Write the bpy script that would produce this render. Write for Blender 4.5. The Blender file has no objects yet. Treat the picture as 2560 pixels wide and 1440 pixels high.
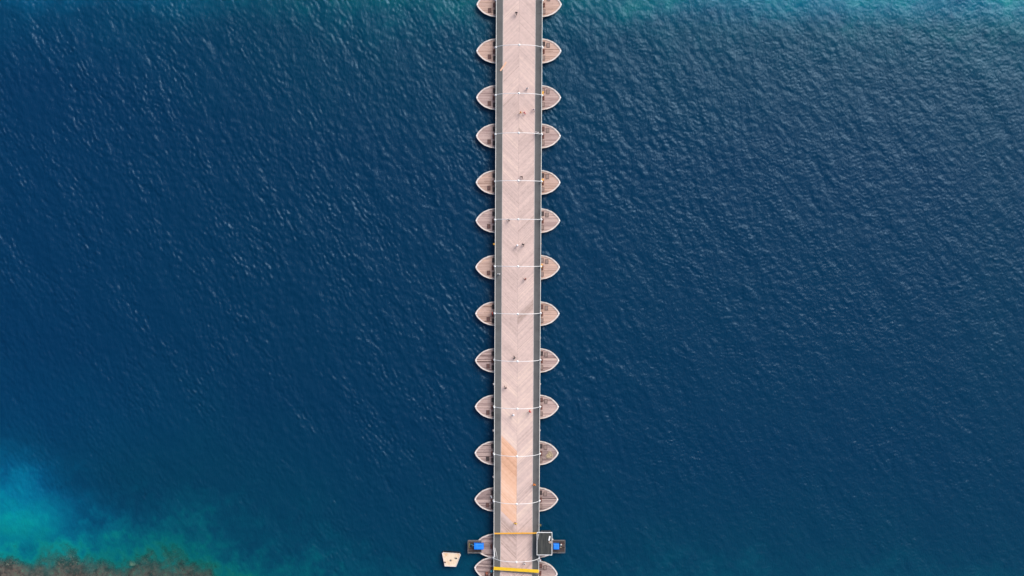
import bpy, bmesh, math, random
import numpy as np
from mathutils import Vector, Matrix, Euler

S = bpy.context.scene
COL = S.collection
R = math.radians
random.seed(7)

# ---------------------------------------------------------------- camera
F = 2925.0                      # focal length in photo pixels
TILT = -math.atan(120.0 / F)    # the drone looks a little towards the lower edge
CAMZ = 262.6
cam_d = bpy.data.cameras.new('camera')
cam_d.lens = F / 2560 * 36
cam_d.sensor_width = 36
cam_d.clip_start = 1
cam_d.clip_end = 20000
cam = bpy.data.objects.new('camera', cam_d)
COL.objects.link(cam)
cam.location = (0, 0, CAMZ)
cam.rotation_euler = (TILT, 0, 0)
S.camera = cam
S.render.resolution_x, S.render.resolution_y = 1024, 576

# ---------------------------------------------------------------- sky, sun, exposure
SUN_EL, SUN_AZ = R(50), R(40)   # azimuth from +Y (top of the picture) towards +X
w = bpy.data.worlds.new('World'); S.world = w; w.use_nodes = True
nt = w.node_tree
bg = nt.nodes['Background']
sky = nt.nodes.new('ShaderNodeTexSky')
sky.sky_type = 'NISHITA'; sky.sun_disc = False
sky.sun_elevation = SUN_EL; sky.sun_rotation = SUN_AZ
sky.air_density = 1.0; sky.dust_density = 3.0
nt.links.new(sky.outputs[0], bg.inputs[0]); bg.inputs[1].default_value = 0.075
sun_d = bpy.data.lights.new('sun', 'SUN')
sun_d.energy = 1.5; sun_d.angle = R(38); sun_d.color = (1.0, 0.955, 0.92)
sun = bpy.data.objects.new('sun', sun_d); COL.objects.link(sun)
sd = Vector((math.cos(SUN_EL) * math.sin(SUN_AZ), math.cos(SUN_EL) * math.cos(SUN_AZ), math.sin(SUN_EL)))
sun.rotation_euler = sd.to_track_quat('Z', 'Y').to_euler()
sun.location = (0, 0, 100)
S.view_settings.view_transform = 'Standard'
S.view_settings.look = 'None'
S.view_settings.exposure = 1.08
S.view_settings.gamma = 1

# ---------------------------------------------------------------- helpers
ct, st = math.cos(TILT), math.sin(TILT)
def P(px, py, z):
    """the point at height z that the photograph shows at this pixel"""
    a, b, c = (px - 1280) / F, (720 - py) / F, -1.0
    d = Vector((a, b * ct - c * st, b * st + c * ct))
    t = (z - CAMZ) / d.z
    return Vector((d.x * t, d.y * t, z))

def lin(r, g, b):
    f = lambda v: (v / 255 / 12.92) if v / 255 <= 0.04045 else ((v / 255 + 0.055) / 1.055) ** 2.4
    return (f(r), f(g), f(b), 1)

def link(name, me, parent=None, mat=None, smooth=False):
    o = bpy.data.objects.new(name, me)
    COL.objects.link(o)
    if parent is not None: o.parent = parent
    if mat is not None and len(me.materials) == 0: me.materials.append(mat)
    if smooth: me.shade_smooth()
    return o

def tag(o, label=None, cat=None, group=None, kind=None):
    if label: o['label'] = label
    if cat: o['category'] = cat
    if group: o['group'] = group
    if kind: o['kind'] = kind
    return o

def empty(name, loc, rz=0.0, **k):
    o = bpy.data.objects.new(name, None)
    o.empty_display_size = 0.5
    COL.objects.link(o)
    o.location = loc; o.rotation_euler = (0, 0, rz)
    return tag(o, **k)

class MB:
    """collects shapes into one mesh"""
    def __init__(s):
        s.v, s.f, s.tone = [], [], []
    def prism(s, poly, z0, z1, tone=0.5):
        n = len(poly); b = len(s.v)
        s.v += [(p[0], p[1], z0) for p in poly] + [(p[0], p[1], z1) for p in poly]
        s.f += [tuple(b + i for i in reversed(range(n))), tuple(b + n + i for i in range(n))]
        s.f += [(b + i, b + (i + 1) % n, b + n + (i + 1) % n, b + n + i) for i in range(n)]
        s.tone += [tone] * (n + 2)
        return s
    def box(s, x0, x1, y0, y1, z0, z1, tone=0.5):
        return s.prism([(x0, y0), (x1, y0), (x1, y1), (x0, y1)], z0, z1, tone)
    def bevbox(s, x0, x1, y0, y1, z0, z1, b, tone=0.5):
        """box with chamfered vertical edges and a chamfered top"""
        def ring(i):
            c = b
            return [(x0 + i + c, y0 + i), (x1 - i - c, y0 + i), (x1 - i, y0 + i + c), (x1 - i, y1 - i - c),
                    (x1 - i - c, y1 - i), (x0 + i + c, y1 - i), (x0 + i, y1 - i - c), (x0 + i, y0 + i + c)]
        return s.loft([[(p[0], p[1], z0) for p in ring(0)], [(p[0], p[1], z1 - b) for p in ring(0)],
                       [(p[0], p[1], z1) for p in ring(b)]], tone)
    def loft(s, rings, tone=0.5, close=True):
        b = len(s.v); n = len(rings[0])
        for r in rings: s.v += [tuple(p) for p in r]
        for k in range(len(rings) - 1):
            for i in range(n):
                j = (i + 1) % n
                s.f.append((b + k * n + i, b + k * n + j, b + (k + 1) * n + j, b + (k + 1) * n + i)); s.tone.append(tone)
        if close:
            s.f.append(tuple(b + i for i in reversed(range(n)))); s.tone.append(tone)
            s.f.append(tuple(b + (len(rings) - 1) * n + i for i in range(n))); s.tone.append(tone)
        return s
    def tube(s, pts, r, n=8, tone=0.5, closed=False):
        pts = [Vector(p) for p in pts]
        rings = []
        m = len(pts)
        for i, p in enumerate(pts):
            if closed: d = pts[(i + 1) % m] - pts[i - 1]
            else: d = pts[min(i + 1, m - 1)] - pts[max(i - 1, 0)]
            d.normalize()
            up = Vector((0, 0, 1)) if abs(d.z) < 0.95 else Vector((0, 1, 0))
            a = d.cross(up).normalized(); b = a.cross(d).normalized()
            rr = r[i] if isinstance(r, (list, tuple)) else r
            rings.append([p + (a * math.cos(2 * math.pi * k / n) + b * math.sin(2 * math.pi * k / n)) * rr for k in range(n)])
        if closed: rings.append(rings[0])
        return s.loft(rings, tone, close=not closed)
    def lathe(s, c, prof, n=16, tone=0.5):
        rings = [[(c[0] + r * math.cos(2 * math.pi * k / n), c[1] + r * math.sin(2 * math.pi * k / n), c[2] + z) for k in range(n)] for r, z in prof]
        return s.loft(rings, tone)
    def ball(s, c, r, n=12, sz=1.0, tone=0.5):
        m = 8
        return s.lathe(c, [(max(r * math.sin(math.pi * k / m), r * .02), -r * sz * math.cos(math.pi * k / m)) for k in range(m + 1)], n, tone)
    def mesh(s, name):
        me = bpy.data.meshes.new(name)
        me.from_pydata(s.v, [], s.f)
        a = me.attributes.new('tone', 'FLOAT', 'FACE')
        a.data.foreach_set('value', s.tone)
        me.validate(); me.update()
        return me
    def build(s, name, mat, parent=None, smooth=False):
        return link(name, s.mesh(name), parent, mat, smooth)

# ---------------------------------------------------------------- materials
def mat_base(name, rough=0.6, metal=0.0, spec=0.5):
    m = bpy.data.materials.new(name); m.use_nodes = True
    p = m.node_tree.nodes['Principled BSDF']
    p.inputs['Roughness'].default_value = rough
    p.inputs['Metallic'].default_value = metal
    p.inputs['Specular IOR Level'].default_value = spec
    return m, m.node_tree, p

def N(nt, t, **k):
    n = nt.nodes.new('ShaderNode' + t)
    for a, b in k.items(): setattr(n, a, b)
    return n

def ramp(nt, stops, interp='LINEAR'):
    r = N(nt, 'ValToRGB'); r.color_ramp.interpolation = interp
    e = r.color_ramp.elements
    e[0].position, e[0].color = stops[0]
    e[1].position, e[1].color = stops[-1]
    for p, c in stops[1:-1]:
        x = e.new(p); x.color = c
    return r

def painted(name, c, rough=0.5, var=0.12, scale=1.5, metal=0.0, bump=0.0, dirt=None):
    """painted / plain surface: colour broken by two scales of wear"""
    m, nt, p = mat_base(name, rough, metal)
    tc = N(nt, 'TexCoord')
    n1 = N(nt, 'TexNoise'); n1.inputs['Scale'].default_value = scale; n1.inputs['Detail'].default_value = 8
    n1.inputs['Roughness'].default_value = 0.65
    nt.links.new(tc.outputs['Object'], n1.inputs['Vector'])
    d = dirt or tuple(x * (1 - var * 2.5) for x in c[:3]) + (1,)
    hi = tuple(min(1, x * (1 + var)) for x in c[:3]) + (1,)
    r = ramp(nt, [(0.3, d), (0.5, c), (0.72, hi)])
    nt.links.new(n1.outputs['Fac'], r.inputs['Fac'])
    nt.links.new(r.outputs[0], p.inputs['Base Color'])
    if bump:
        b = N(nt, 'Bump'); b.inputs['Strength'].default_value = bump; b.inputs['Distance'].default_value = 0.02
        n2 = N(nt, 'TexNoise'); n2.inputs['Scale'].default_value = scale * 12
        nt.links.new(tc.outputs['Object'], n2.inputs['Vector'])
        nt.links.new(n2.outputs['Fac'], b.inputs['Height']); nt.links.new(b.outputs[0], p.inputs['Normal'])
    return m

def timber(name, stops, rough=0.75, stain=0.25, grain=(0.5, 9, 1), rot=0.0, stain_col=(0.12, 0.08, 0.07, 1), sscale=0.6):
    """weathered planks: tone per plank from the mesh, stains and grain on top"""
    m, nt, p = mat_base(name, rough, spec=0.3)
    at = N(nt, 'Attribute', attribute_name='tone')
    tc = N(nt, 'TexCoord')
    mp = N(nt, 'Mapping'); mp.inputs['Scale'].default_value = grain; mp.inputs['Rotation'].default_value = (0, 0, rot)
    nt.links.new(tc.outputs['Object'], mp.inputs['Vector'])
    g = N(nt, 'TexNoise'); g.inputs['Scale'].default_value = 1.6; g.inputs['Detail'].default_value = 6
    nt.links.new(mp.outputs[0], g.inputs['Vector'])
    add = N(nt, 'Math', operation='MULTIPLY_ADD'); add.inputs[1].default_value = 0.5; 
    nt.links.new(g.outputs['Fac'], add.inputs[0])
    sub = N(nt, 'Math', operation='SUBTRACT'); sub.inputs[1].default_value = 0.25
    nt.links.new(at.outputs['Fac'], sub.inputs[0]); nt.links.new(sub.outputs[0], add.inputs[2])
    r = ramp(nt, stops); nt.links.new(add.outputs[0], r.inputs['Fac'])
    s = N(nt, 'TexNoise'); s.inputs['Scale'].default_value = sscale; s.inputs['Detail'].default_value = 7; s.inputs['Roughness'].default_value = 0.7
    nt.links.new(tc.outputs['Object'], s.inputs['Vector'])
    sr = N(nt, 'MapRange'); sr.inputs[1].default_value = 0.5; sr.inputs[2].default_value = 0.8; sr.inputs[4].default_value = stain
    nt.links.new(s.outputs['Fac'], sr.inputs[0])
    mx = N(nt, 'Mix', data_type='RGBA')
    nt.links.new(sr.outputs[0], mx.inputs['Factor']); nt.links.new(r.outputs[0], mx.inputs['A'])
    mx.inputs['B'].default_value = stain_col
    nt.links.new(mx.outputs['Result'], p.inputs['Base Color'])
    return m

M = {}
M['deck'] = timber('weathered_pink_planks', [(0.0, (.35, .255, .215, 1)), (0.35, (.51, .38, .335, 1)), (0.6, (.59, .44, .39, 1)), (1.0, (.72, .55, .45, 1))], stain=0.22, grain=(1, 1, 1), stain_col=(.20, .16, .15, 1))
M['deck_new'] = timber('new_orange_planks', [(0.0, (.50, .27, .16, 1)), (0.4, (.66, .385, .255, 1)), (0.7, (.71, .445, .31, 1)), (1.0, (.76, .52, .39, 1))], stain=0.15, grain=(1, 1, 1), stain_col=(.42, .32, .27, 1))
M['asphalt'] = painted('grey_walkway_coating', (.102, .102, .099, 1), 0.85, 0.10, 0.35, bump=0.3)
M['edging'] = painted('pale_edging', (.50, .44, .41, 1), 0.6, 0.1, 1.2)
M['rail'] = painted('pale_rail_paint', (.60, .60, .56, 1), 0.4, 0.1, 0.8)
M['white'] = painted('white_paint', (.80, .79, .77, 1), 0.4, 0.06, 1.2)
M['lampglass'] = painted('white_lamp_glass', (.86, .85, .82, 1), 0.15, 0.02, 2)
M['rust'] = painted('red_oxide_steel', (.13, .045, .032, 1), 0.7, 0.25, 1.6, bump=0.4)
M['darksteel'] = painted('dark_steel', (.035, .035, .038, 1), 0.6, 0.2, 1.5)
M['gunwale'] = painted('cream_gunwale', (.62, .55, .50, 1), 0.5, 0.10, 0.9, dirt=(.36, .27, .22, 1))
M['hull'] = painted('dark_hull', (.028, .022, .022, 1), 0.6, 0.3, 0.8)
M['pont_a'] = timber('pontoon_planks', [(0.0, (.10, .058, .05, 1)), (0.3, (.34, .235, .21, 1)), (0.6, (.47, .34, .305, 1)), (1.0, (.60, .44, .37, 1))], stain=0.35, grain=(.5, 8, 1), stain_col=(.13, .09, .09, 1))
M['pont_b'] = timber('pontoon_planks_warm', [(0.0, (.13, .07, .05, 1)), (0.3, (.40, .26, .20, 1)), (0.6, (.53, .365, .30, 1)), (1.0, (.68, .45, .33, 1))], stain=0.32, grain=(.5, 8, 1), stain_col=(.26, .15, .11, 1))
M['pont_c'] = timber('pontoon_planks_grey', [(0.0, (.065, .042, .04, 1)), (0.3, (.26, .185, .17, 1)), (0.6, (.39, .285, .26, 1)), (1.0, (.54, .40, .34, 1))], stain=0.45, grain=(.5, 8, 1), stain_col=(.12, .085, .08, 1))
M['hatch_dark'] = painted('dark_hatch', (.045, .032, .032, 1), 0.7, 0.2, 3)
M['hatch_brown'] = painted('brown_hatch', (.12, .055, .045, 1), 0.7, 0.2, 3)
M['hatch_pale'] = painted('pale_hatch', (.25, .18, .155, 1), 0.7, 0.15, 3)
M['hatch_frame'] = painted('hatch_frame', (.075, .042, .038, 1), 0.7, 0.2, 3)
M['rope'] = painted('straw_rope', (.55, .44, .28, 1), 0.9, 0.2, 6, bump=0.5)
M['yellow'] = painted('yellow_paint', (.75, .46, .012, 1), 0.45, 0.08, 1.0)
M['amber'] = painted('amber_paint', (.74, .36, .03, 1), 0.45, 0.08, 1.0)
M['blue'] = painted('blue_tarpaulin', (.004, .20, .80, 1), 0.45, 0.08, 2.2, bump=0.6)
M['teal'] = painted('teal_paint', (.02, .12, .17, 1), 0.4, 0.2, 3)
M['cyan'] = painted('cyan_plastic', (.06, .34, .42, 1), 0.35, 0.1, 3)
M['galv'] = painted('galvanised_steel', (.24, .22, .20, 1), 0.5, 0.15, 2, metal=0.3)
M['raft'] = painted('cream_raft_top', (.70, .56, .40, 1), 0.5, 0.08, 0.7, dirt=(.60, .38, .20, 1), bump=0.15)
M['black'] = painted('black_rubber', (.012, .012, .013, 1), 0.6, 0.2, 3)
M['platform'] = timber('platform_boards', [(0.0, (.022, .016, .015, 1)), (0.4, (.065, .046, .042, 1)), (1.0, (.15, .105, .088, 1))], stain=0.4, stain_col=(.05, .04, .04, 1))
M['olive'] = painted('olive_timber', (.14, .11, .045, 1), 0.8, 0.2, 3)
def glass_roof():
    m, nt, p = mat_base('smoked_roof_panel', 0.12, 0.0, 0.6)
    tc = N(nt, 'TexCoord'); n = N(nt, 'TexNoise'); n.inputs['Scale'].default_value = 0.8; n.inputs['Detail'].default_value = 6
    mp = N(nt, 'Mapping'); mp.inputs['Scale'].default_value = (3, .4, 1)
    nt.links.new(tc.outputs['Object'], mp.inputs['Vector']); nt.links.new(mp.outputs[0], n.inputs['Vector'])
    r = ramp(nt, [(0.3, (.028, .030, .026, 1)), (0.7, (.075, .072, .06, 1))])
    nt.links.new(n.outputs['Fac'], r.inputs[0]); nt.links.new(r.outputs[0], p.inputs['Base Color'])
    return m
M['roof'] = glass_roof()
def window_glass():
    m, nt, p = mat_base('window_glass', 0.05, 0.0, 0.5)
    n = N(nt, 'TexNoise'); n.inputs['Scale'].default_value = 1.0
    r = ramp(nt, [(0.3, (.02, .03, .035, 1)), (0.7, (.04, .055, .06, 1))])
    nt.links.new(n.outputs['Fac'], r.inputs[0]); nt.links.new(r.outputs[0], p.inputs['Base Color'])
    return m
M['window'] = window_glass()

# ---------------------------------------------------------------- water and seabed
def spaced(lo, hi, step, far):
    core = np.arange(lo, hi + step * .5, step)
    out, d, x = [], step, hi
    while x < far:
        d *= 1.35; x += d; out.append(x)
    out = np.array(out)
    left = lo - (out - hi)
    return np.concatenate([left[::-1], core, out])

def pix(X, Y, z=0.0):
    """photo pixel of world points at height z"""
    dx, dy, dz = X, Y, z - CAMZ
    cy = dy * ct + dz * st
    cz = -dy * st + dz * ct
    return 1280 + F * dx / -cz, 720 - F * cy / -cz

def smooth_noise(X, Y, scale, seed, octs=4, gain=0.55):
    rng = np.random.RandomState(seed)
    T = rng.rand(256, 256)
    out = np.zeros_like(X); amp = 1.0; tot = 0
    for o in range(octs):
        u = X / scale * 2 ** o + 37.1 * o; v = Y / scale * 2 ** o + 11.7 * o
        i = np.floor(u).astype(int); j = np.floor(v).astype(int)
        fu = u - i; fv = v - j
        fu = fu * fu * (3 - 2 * fu); fv = fv * fv * (3 - 2 * fv)
        g = lambda a, b: T[a % 256, b % 256]
        val = (g(i, j) * (1 - fu) + g(i + 1, j) * fu) * (1 - fv) + (g(i, j + 1) * (1 - fu) + g(i + 1, j + 1) * fu) * fv
        out += (val - .5) * 2 * amp; tot += amp; amp *= gain
    return out / tot

def sstep(a, b, x):
    t = np.clip((x - a) / (b - a), 0, 1)
    return t * t * (3 - 2 * t)

def depth_at(X, Y):
    px, py = pix(X, Y)
    n1 = smooth_noise(X, Y, 14, 3, 5, 0.6)
    n2 = smooth_noise(X, Y, 5, 9, 4, 0.6)
    n3 = smooth_noise(X, Y, 1.6, 19, 3, 0.7)
    edge = np.interp(px, [-600, 0, 120, 260, 400, 480, 540, 600, 760, 1000], [1366, 1382, 1402, 1414, 1408, 1412, 1434, 1464, 1500, 1600])
    v = edge - py + n1 * 50 + n2 * 34 + n3 * 26          # pixels above the reef edge
    d = np.interp(v, [-75, -35, -8, 18, 45, 75, 120, 210, 340, 520], [.35, .8, 1.5, 2.8, 5.2, 7.8, 11.5, 16, 21, 26])
    # sandy tongue at the left edge
    q = ((px - 55) / 62) ** 2 + ((py - 1318) / 44) ** 2
    d = np.where(v > 0, np.minimum(d, 3.0 + q * 1.2 + n2 * .4), d)
    q2 = ((px - 10) / 170) ** 2 + ((py - 1270) / 150) ** 2
    d = np.where(v > 10, np.minimum(d, 7.9 + q2 * 6.0 + n1 * 2.4 + n2 * 1.2), d)
    # towards the top edge: sand shelf of the far bank
    topd = np.interp(py + n1 * 60 + n2 * 20, [-260, -60, 0, 45, 110, 220, 420], [2, 5.0, 7.6, 11, 15.5, 20, 26])
    side = np.interp(px, [-600, 0, 300, 700, 1150, 1500, 2000, 2350, 2480, 2600, 3200], [9, 7.5, 5.5, 2.0, -.5, -1.2, -1.5, -2.0, -4.2, -3.6, -3])
    d = np.minimum(d, np.maximum(topd + side, 1.6))
    mott = 1 + (.20 * n2 + .22 * n3) * sstep(1.6, 3.5, d) * sstep(20, 9, d)
    return np.clip(d * mott, .3, 26)

def grid_mesh(name, xs, ys, Z, attrs):
    nx, ny = len(xs), len(ys)
    X, Y = np.meshgrid(xs, ys)
    co = np.empty((ny * nx, 3), np.float32)
    co[:, 0] = X.ravel(); co[:, 1] = Y.ravel(); co[:, 2] = Z.ravel()
    me = bpy.data.meshes.new(name)
    me.vertices.add(nx * ny); me.vertices.foreach_set('co', co.ravel())
    i = np.arange(nx - 1)[None, :] + nx * np.arange(ny - 1)[:, None]
    q = np.stack([i, i + 1, i + nx + 1, i + nx], -1).reshape(-1, 4).astype(np.int32)
    nf = len(q)
    me.loops.add(nf * 4); me.loops.foreach_set('vertex_index', q.ravel())
    me.polygons.add(nf); me.polygons.foreach_set('loop_start', np.arange(nf, dtype=np.int32) * 4)
    try: me.polygons.foreach_set('loop_total', np.full(nf, 4, np.int32))
    except Exception: pass
    me.update(calc_edges=True)
    for k, a in attrs.items():
        at = me.attributes.new(k, 'FLOAT', 'POINT'); at.data.foreach_set('value', a.ravel().astype(np.float32))
    me.shade_smooth()
    return me

def wave_field(nx, ny, dx, seed):
    """random sea: directional spectrum of wind waves and ripples (periodic, no repeats in view)"""
    rng = np.random.RandomState(seed)
    kx = np.fft.fftfreq(nx, dx) * 2 * np.pi; ky = np.fft.fftfreq(ny, dx) * 2 * np.pi
    KX, KY = np.meshgrid(kx, ky); K = np.hypot(KX, KY) + 1e-6
    th = np.arctan2(KY, KX)
    def comp(lam, width, wind, spread, slope):
        k0 = 2 * np.pi / lam
        a = np.exp(-(np.log(K / k0) / width) ** 2) / K ** 2
        a = a * (spread + (1 - spread) * np.abs(np.cos(th - wind)) ** 6)
        h = a * (rng.randn(ny, nx) + 1j * rng.randn(ny, nx))
        z = np.real(np.fft.ifft2(h))
        gx = np.gradient(z, dx, axis=1)
        return z * (slope / gx.std())
    z = comp(10, .5, R(35), .4, .012) + comp(4.2, .6, R(25), .45, .026) + comp(1.7, .5, R(35), .65, .055)
    X, Y = np.meshgrid(np.arange(nx) * dx, np.arange(ny) * dx)
    # ripples run in long crests left of the bridge and are choppier in its lee on the right
    fine_l = comp(.85, .4, R(32), .28, .080); fine_r = comp(.70, .35, R(70), .7, .074)
    w = sstep(120, 165, X)
    fine = fine_l * (1 - w) + fine_r * w
    gust = 1 + .4 * smooth_noise(X, Y, 24, 5, 3)
    u, v = -.57 * X + .82 * Y, .82 * X + .57 * Y
    streak = .95 + 1.6 * smooth_noise(u / 13, v / 3.6, 1, 15, 4, .6) * (1 - .55 * w)
    return z * gust * (.8 + .2 * streak) + fine * np.clip(streak, .25, 2.1) * gust

STEP = 0.25
xs = spaced(-128, 128, STEP, 5000)
ys = spaced(-80, 76, STEP, 5000)
X, Y = np.meshgrid(xs, ys)
W = wave_field(1032, 640, STEP, 21)
ix = np.round((xs + 128) / STEP).astype(int) % 1032
iy = np.round((ys + 80) / STEP).astype(int) % 640
Z = W[np.ix_(iy, ix)]
fx = sstep(0, 6, xs + 128) * sstep(0, 6, 128 - xs); fy = sstep(0, 6, ys + 80) * sstep(0, 6, 76 - ys)
px_, py_ = pix(X, Y)
calm = 1 - .22 * sstep(1400, 2000, px_) - 0.25 * sstep(900, 1400, py_) - .35 * sstep(700, 100, px_) * sstep(1150, 1400, py_)
Z = Z * fy[:, None] * fx[None, :] * calm
D = depth_at(X, Y)
SAND = .9 * sstep(750, 0, px_) * sstep(1180, 1000, py_) + .55 * sstep(90, 0, py_) * sstep(1300, 2100, px_) + np.exp(-(((px_ - 10) / 240) ** 2 + ((py_ - 1240) / 190) ** 2)) * (1.0 + .5 * smooth_noise(X, Y, 9, 31, 4))
water_me = grid_mesh('water', xs, ys, Z, {'depth': D, 'sand': np.clip(SAND, 0, 1)})

def water_mat():
    m, nt, p = mat_base('sea_water', 0.235, 0, 0.52)
    p.inputs['IOR'].default_value = 1.333
    p.inputs['Specular Tint'].default_value = (.52, .78, 1.0, 1)
    at = N(nt, 'Attribute', attribute_name='depth')
    tc = N(nt, 'TexCoord')
    n = N(nt, 'TexNoise'); n.inputs['Scale'].default_value = 0.07; n.inputs['Detail'].default_value = 8; n.inputs['Roughness'].default_value = .6
    nt.links.new(tc.outputs['Object'], n.inputs['Vector'])
    # clouds of suspended sand shift the apparent depth a little
    ma = N(nt, 'Math', operation='MULTIPLY_ADD'); ma.inputs[1].default_value = .18; ma.inputs[2].default_value = -.09
    nt.links.new(n.outputs['Fac'], ma.inputs[0])
    dv = N(nt, 'Math', operation='DIVIDE'); dv.inputs[1].default_value = 26
    nt.links.new(at.outputs['Fac'], dv.inputs[0])
    ad = N(nt, 'Math', operation='ADD', use_clamp=True)
    nt.links.new(dv.outputs[0], ad.inputs[0]); nt.links.new(ma.outputs[0], ad.inputs[1])
    r = ramp(nt, [(0.0, (.02, .075, .065, 1)), (.08, (.003, .100, .088, 1)), (.16, (.0, .088, .098, 1)), (.26, (.0, .064, .092, 1)), (.42, (.0, .043, .078, 1)),
                  (.62, (.0, .031, .066, 1)), (1.0, (.0, .0238, .0625, 1))])
    r2 = ramp(nt, [(0.0, (.02, .15, .13, 1)), (.10, (.0, .24, .25, 1)), (.17, (.0, .165, .23, 1)), (.26, (.0, .115, .20, 1)), (.42, (.0, .066, .145, 1)),
                   (.62, (.0, .036, .088, 1)), (1.0, (.0, .0240, .070, 1))])
    nt.links.new(ad.outputs[0], r.inputs[0]); nt.links.new(ad.outputs[0], r2.inputs[0])
    sa = N(nt, 'Attribute', attribute_name='sand'); mx = N(nt, 'Mix', data_type='RGBA')
    nt.links.new(sa.outputs['Fac'], mx.inputs['Factor']); nt.links.new(r.outputs[0], mx.inputs['A']); nt.links.new(r2.outputs[0], mx.inputs['B'])
    nt.links.new(mx.outputs['Result'], p.inputs['Base Color'])
    # ripples
    mp = N(nt, 'Mapping'); mp.inputs['Rotation'].default_value = (0, 0, R(35)); mp.inputs['Scale'].default_value = (1.5, .8, 1)
    nt.links.new(tc.outputs['Object'], mp.inputs['Vector'])
    rp = N(nt, 'TexNoise'); rp.inputs['Scale'].default_value = 1.9; rp.inputs['Detail'].default_value = 5; rp.inputs['Roughness'].default_value = .6
    nt.links.new(mp.outputs[0], rp.inputs['Vector'])
    b = N(nt, 'Bump'); b.inputs['Strength'].default_value = .55; b.inputs['Distance'].default_value = .16
    nt.links.new(rp.outputs['Fac'], b.inputs['Height']); nt.links.new(b.outputs[0], p.inputs['Normal'])
    # clear in the shallows: the reef shows through
    al = N(nt, 'MapRange'); al.inputs[1].default_value = .4; al.inputs[2].default_value = 2.7; al.inputs[3].default_value = .22; al.inputs[4].default_value = 1
    nt.links.new(at.outputs['Fac'], al.inputs[0]); nt.links.new(al.outputs[0], p.inputs['Alpha'])
    return m
wobj = link('water', water_me, None, water_mat()); tag(wobj, 'deep blue rippled sea turning turquoise over the shallows', kind='structure')

bxs = spaced(-126, -44, .3, 5000)
bys = spaced(-76, -46, .3, 5000)
BX, BY = np.meshgrid(bxs, bys)
bd = depth_at(BX, BY)
shal = sstep(5, 1.0, bd)
lump = np.abs(smooth_noise(BX, BY, 2.6, 51, 5, .6)) * .5 + np.abs(smooth_noise(BX, BY, .9, 52, 3, .6)) * .35
bz = -bd - .75 + lump * shal
def seabed_mat():
    m, nt, p = mat_base('reef_and_sand', .9, 0, .2)
    at = N(nt, 'Attribute', attribute_name='depth'); tc = N(nt, 'TexCoord')
    n = N(nt, 'TexNoise'); n.inputs['Scale'].default_value = .55; n.inputs['Detail'].default_value = 10; n.inputs['Roughness'].default_value = .75
    nt.links.new(tc.outputs['Object'], n.inputs['Vector'])
    r = ramp(nt, [(.3, (.010, .008, .009, 1)), (.44, (.070, .036, .030, 1)), (.54, (.17, .10, .08, 1)), (.62, (.10, .15, .10, 1)), (.72, (.34, .31, .22, 1))])
    nt.links.new(n.outputs['Fac'], r.inputs[0])
    mr = N(nt, 'MapRange'); mr.inputs[1].default_value = 1.2; mr.inputs[2].default_value = 3.0
    nt.links.new(at.outputs['Fac'], mr.inputs[0])
    mx = N(nt, 'Mix', data_type='RGBA'); mx.inputs['B'].default_value = (.16, .24, .18, 1)
    nt.links.new(mr.outputs[0], mx.inputs['Factor']); nt.links.new(r.outputs[0], mx.inputs['A']); nt.links.new(mx.outputs['Result'], p.inputs['Base Color'])
    return m
sb = link('seabed', grid_mesh('seabed', bxs, bys, bz, {'depth': bd}), None, seabed_mat()); tag(sb, 'sand and coral rubble bottom under the shallow water', kind='structure')

# coral heads and stones on the reef flat: uncountable, one object
def coral_mat():
    m, nt, p = mat_base('coral_heads', .9, 0, .2)
    at = N(nt, 'Attribute', attribute_name='tone')
    r = ramp(nt, [(0, (.012, .008, .008, 1)), (.5, (.065, .04, .035, 1)), (.85, (.17, .12, .095, 1)), (1, (.36, .32, .25, 1))])
    nt.links.new(at.outputs['Fac'], r.inputs[0]); nt.links.new(r.outputs[0], p.inputs['Base Color'])
    return m
rng = np.random.RandomState(77)
cb = MB()
cx = rng.uniform(-122, -48, 15000); cy = rng.uniform(-74, -52, 15000)
cdp = depth_at(cx, cy)
for x, y, d in zip(cx, cy, cdp):
    if d > 1.5 or rng.rand() < d * .35: continue
    r = float(rng.choice([.12, .18, .26, .4], p=[.4, .35, .2, .05]))
    z0 = -d - .5
    k = 5; a0 = rng.rand() * 6
    jit = rng.uniform(.7, 1.25, k)
    cb.loft([[(x + math.cos(a0 + i * 6.283 / k) * r * jit[i], y + math.sin(a0 + i * 6.283 / k) * r * jit[i], z0) for i in range(k)],
             [(x + math.cos(a0 + i * 6.283 / k) * r * .55 * jit[i] + r * .1, y + math.sin(a0 + i * 6.283 / k) * r * .55 * jit[i], min(z0 + r * 1.1, -.12)) for i in range(k)]], float(rng.rand()))
tag(cb.build('coral_heads', coral_mat()), 'brown coral heads and stones on the shallow reef flat', kind='stuff')

# pale wedge-shaped stone slab lying on the reef
a, b_ = P(318, 1379, -.5), P(329, 1414, -.5)
rk = MB(); rr_ = []
for i in range(9):
    f = i / 8; c = a.lerp(b_, f); r = .10 + .62 * f ** 1.5 + (.12 if i < 2 else 0)
    rr_.append([(c.x + r * math.cos(k * math.pi / 6) * 1.0, c.y, -1.15 + r * 1.15 * max(0, math.sin(k * math.pi / 6)) + .12 * (1 - f)) for k in range(7)] + [(c.x - r, c.y, -1.5), (c.x + r, c.y, -1.5)])
rk.loft(rr_)
tag(rk.build('submerged_stone', painted('pale_green_stone', (.30, .42, .27, 1), .9, .12, 1.2)), 'pale green tapering stone lying under the shallow water on the reef', 'stone')

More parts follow.
